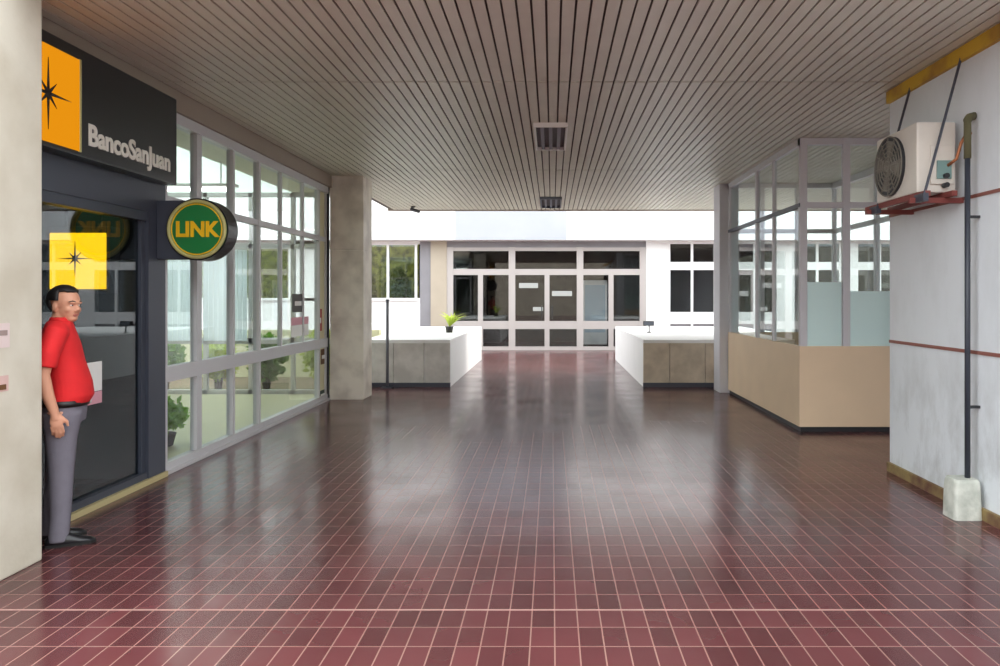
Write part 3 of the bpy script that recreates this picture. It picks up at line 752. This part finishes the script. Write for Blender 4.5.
for s in (-1, 1):
    b.tube(side(s), [.052, .046, .04, .037, .027], 14)
    a = side(s); w = a[-1]
    b.tube([w+Vector((-.006, 0, .03)), w, w+Vector((.007, 0, -.045))], [.028, .026, .024], 14)
    b.ell(w+Vector((.012, 0, -.055)), (.040, .017, .052))     # palm
    for k, (dx, L) in enumerate(((.038, .070), (.018, .080), (-.002, .075), (-.021, .058))):
        p0 = w+Vector((.012+dx-.008, 0, -.09)); p1 = p0+Vector((.006, -s*.012, -L*.5)); p2 = p1+Vector((-.002, -s*.024, -L*.45))
        b.tube([p0, p1, p2], [.0095, .0088, .0072], 10); b.ell(p2, (.0072,)*3)
    p0 = w+Vector((.035, 0, -.03)); p1 = w+Vector((.066, -s*.006, -.062)); p2 = w+Vector((.072, -s*.014, -.095))
    b.tube([p0, p1, p2], [.013, .011, .008], 10)
    b.tube([(.0, s*.085, .88), (.01, s*.095, .5), ((-.02 if s > 0 else 0), s*.098, .3), ((-.07 if s > 0 else -.012), s*.105, .06)], [.085, .06, .052, .036], 14)
    b.ell(((-.01 if s > 0 else .05), s*.108, .028), (.09, .03, .02))
body = remeshed(b, 'body', M['skin'], man, .006, 3)
# face details
for s in (-1, 1):
    ey = pbuild(MB().ell(hp(.083, s*.03, .0), (.009, .012, .005), HR, 12, 8), 'eye', M['eyewhite'], man)
    pbuild(MB().ell(hp(.0915, s*.03, .0), (.003, .005, .005), HR, 12, 8), 'pupil', M['ink'], ey)
    pbuild(MB().tube([hp(.099, s*.014, .022), hp(.095, s*.032, .028), hp(.082, s*.05, .022)], [.004, .005, .003], 8), 'eyebrow', M['hair'], man)
m = MB(); m.ell(hp(.088, 0, -.062), (.007, .024, .004), HR, 14, 8); m.ell(hp(.086, 0, -.069), (.008, .02, .005), HR, 14, 8)
pbuild(m, 'lips', M['lip'], man)
# hair: cap over the cranium, cut to a hairline
m = MB(); m.ell((0, 0, 0), (.112, .09, .102), None, 40, 30)
dele = [v for v in m.bm.verts if (v.co.z < .052 and v.co.x > .035) or (v.co.z < -.005 and v.co.x > -.02) or v.co.z < -.075]
bmesh.ops.delete(m.bm, geom=dele, context='VERTS')
for v in m.bm.verts: v.co += v.co.normalized()*random.uniform(-.002, .005)
for v in m.bm.verts: v.co = HC+HR @ (v.co+Vector((-.008, 0, .033)))
hr = pbuild(m, 'hair', M['hair'], man)
sm = hr.modifiers.new('thick', 'SOLIDIFY'); sm.thickness = .014; sm.offset = -1
# shirt
m = MB()
m.loft([((.028, 0, .915), .130, .165), ((.045, 0, .97), .142, .172), ((.04, 0, 1.06), .136, .172), ((.012, 0, 1.2), .122, .176), ((-.005, 0, 1.32), .114, .186), ((-.014, 0, 1.40), .095, .182), ((-.012, 0, 1.445), .078, .13), ((-.006, 0, 1.468), .066, .075)], 28)
for s in (-1, 1):
    a = side(s); m.tube([a[0]+Vector((.0, -s*.03, .0)), a[0], a[1], a[1]+(a[2]-a[1])*.62], [.07, .068, .066, .068], 18)
shirt = remeshed(m, 'polo_shirt', M['redshirt'], man, .008, 5)
m = MB(); m.loft([((-.004, 0, 1.455), .071, .078), ((.0, 0, 1.485), .066, .068), ((.0, 0, 1.487), .06, .062), ((-.004, 0, 1.46), .062, .068)], 24)
pbuild(m, 'collar', M['redshirt'], shirt)
# trousers
m = MB()
m.loft([((.01, 0, .80), .128, .165), ((.015, 0, .86), .130, .168), ((.02, 0, .93), .128, .164)], 24)
for s, dx in ((-1, 0), (1, -.06)):
    m.loft([((dx*1.0-.012, s*.107, .03), .060, .055), ((dx*.9, s*.100, .2), .060, .057), ((dx*.6+.004, s*.095, .45), .070, .066), ((dx*.2+.004, s*.09, .7), .090, .08), ((.01, s*.085, .86), .115, .085)], 20)
remeshed(m, 'trousers', M['trousers'], man, .009, 5)
m = MB(); m.loft([((.021, 0, .905), .137, .173), ((.023, 0, .945), .139, .175)], 28)
be = pbuild(m, 'belt', M['belt'], man)
m = MB(); m.box(.158, -.022, .907, .168, .022, .943, .003); pbuild(m, 'buckle', M['buckle'], be, False)
for s, dx in ((-1, 0), (1, -.06)):
    y = s*.11; x0 = dx
    m = MB(); rings = []
    prof = [(-.085, .030, .055, .02), (-.06, .042, .085, .03), (-.01, .044, .095, .036), (.05, .046, .082, .042), (.11, .048, .052, .046), (.16, .042, .040, .04), (.19, .02, .026, .02)]
    for (xx, hz_, top, hw) in prof:
        ring = []
        for k in range(16):
            t = 2*PI*k/16
            zz = math.sin(t); z = .018+(top-.018)*max(zz, 0)**.8 if zz > 0 else .018+.004*zz
            ring.append(m.bm.verts.new((x0+xx, y+hw*math.cos(t), z)))
        rings.append(ring)
    m.skin(rings)
    sh = pbuild(m, 'shoe', M['shoe'], man)
    m = MB(); out = [(-.09, .0), (-.08, .03), (-.01, .036), (.06, .043), (.12, .048), (.17, .04), (.198, .015)]
    pts = out+[(a, -c) for a, c in reversed(out[1:])]
    m.prism(pts, lambda p: Vector((x0+p[0], y+p[1], 0)), lambda p: Vector((x0+p[0], y+p[1], .02)))
    pbuild(m, 'sole', M['sole'], sh, False)

# ------------------------------------------------------------------ light
w = bpy.data.worlds.new('World'); bpy.context.scene.world = w; w.use_nodes = True
nt = w.node_tree; bg = nt.nodes['Background']
bg.inputs[0].default_value = (.93, .97, 1.0, 1); bg.inputs[1].default_value = 2.6
sd = bpy.data.lights.new('sun', 'SUN'); sd.energy = 2.0; sd.angle = math.radians(12); sd.color = (1, .96, .88)
so = bpy.data.objects.new('sun', sd); C.objects.link(so)
so.rotation_euler = Vector((-.5, -.12, -.85)).to_track_quat('-Z', 'Y').to_euler(); so.location = (10, 10, 20)

cam = bpy.data.cameras.new('camera'); co = bpy.data.objects.new('camera', cam); C.objects.link(co)
co.location = (0, 0, CAMZ); co.rotation_euler = (PI/2, 0, 0)
cam.sensor_fit = 'HORIZONTAL'; cam.sensor_width = 36; cam.lens = FPX/1000*36
cam.shift_x = (500-HX)/1000; cam.shift_y = (HY-333)/1000
cam.clip_start = .05; cam.clip_end = 200
s = bpy.context.scene; s.camera = co
s.view_settings.view_transform = 'Standard'; s.view_settings.look = 'None'; s.view_settings.gamma = 1
s.view_settings.use_curve_mapping = False; s.view_settings.exposure = .62
s.cycles.max_bounces = 14; s.cycles.transparent_max_bounces = 32; s.cycles.diffuse_bounces = 6; s.cycles.glossy_bounces = 6
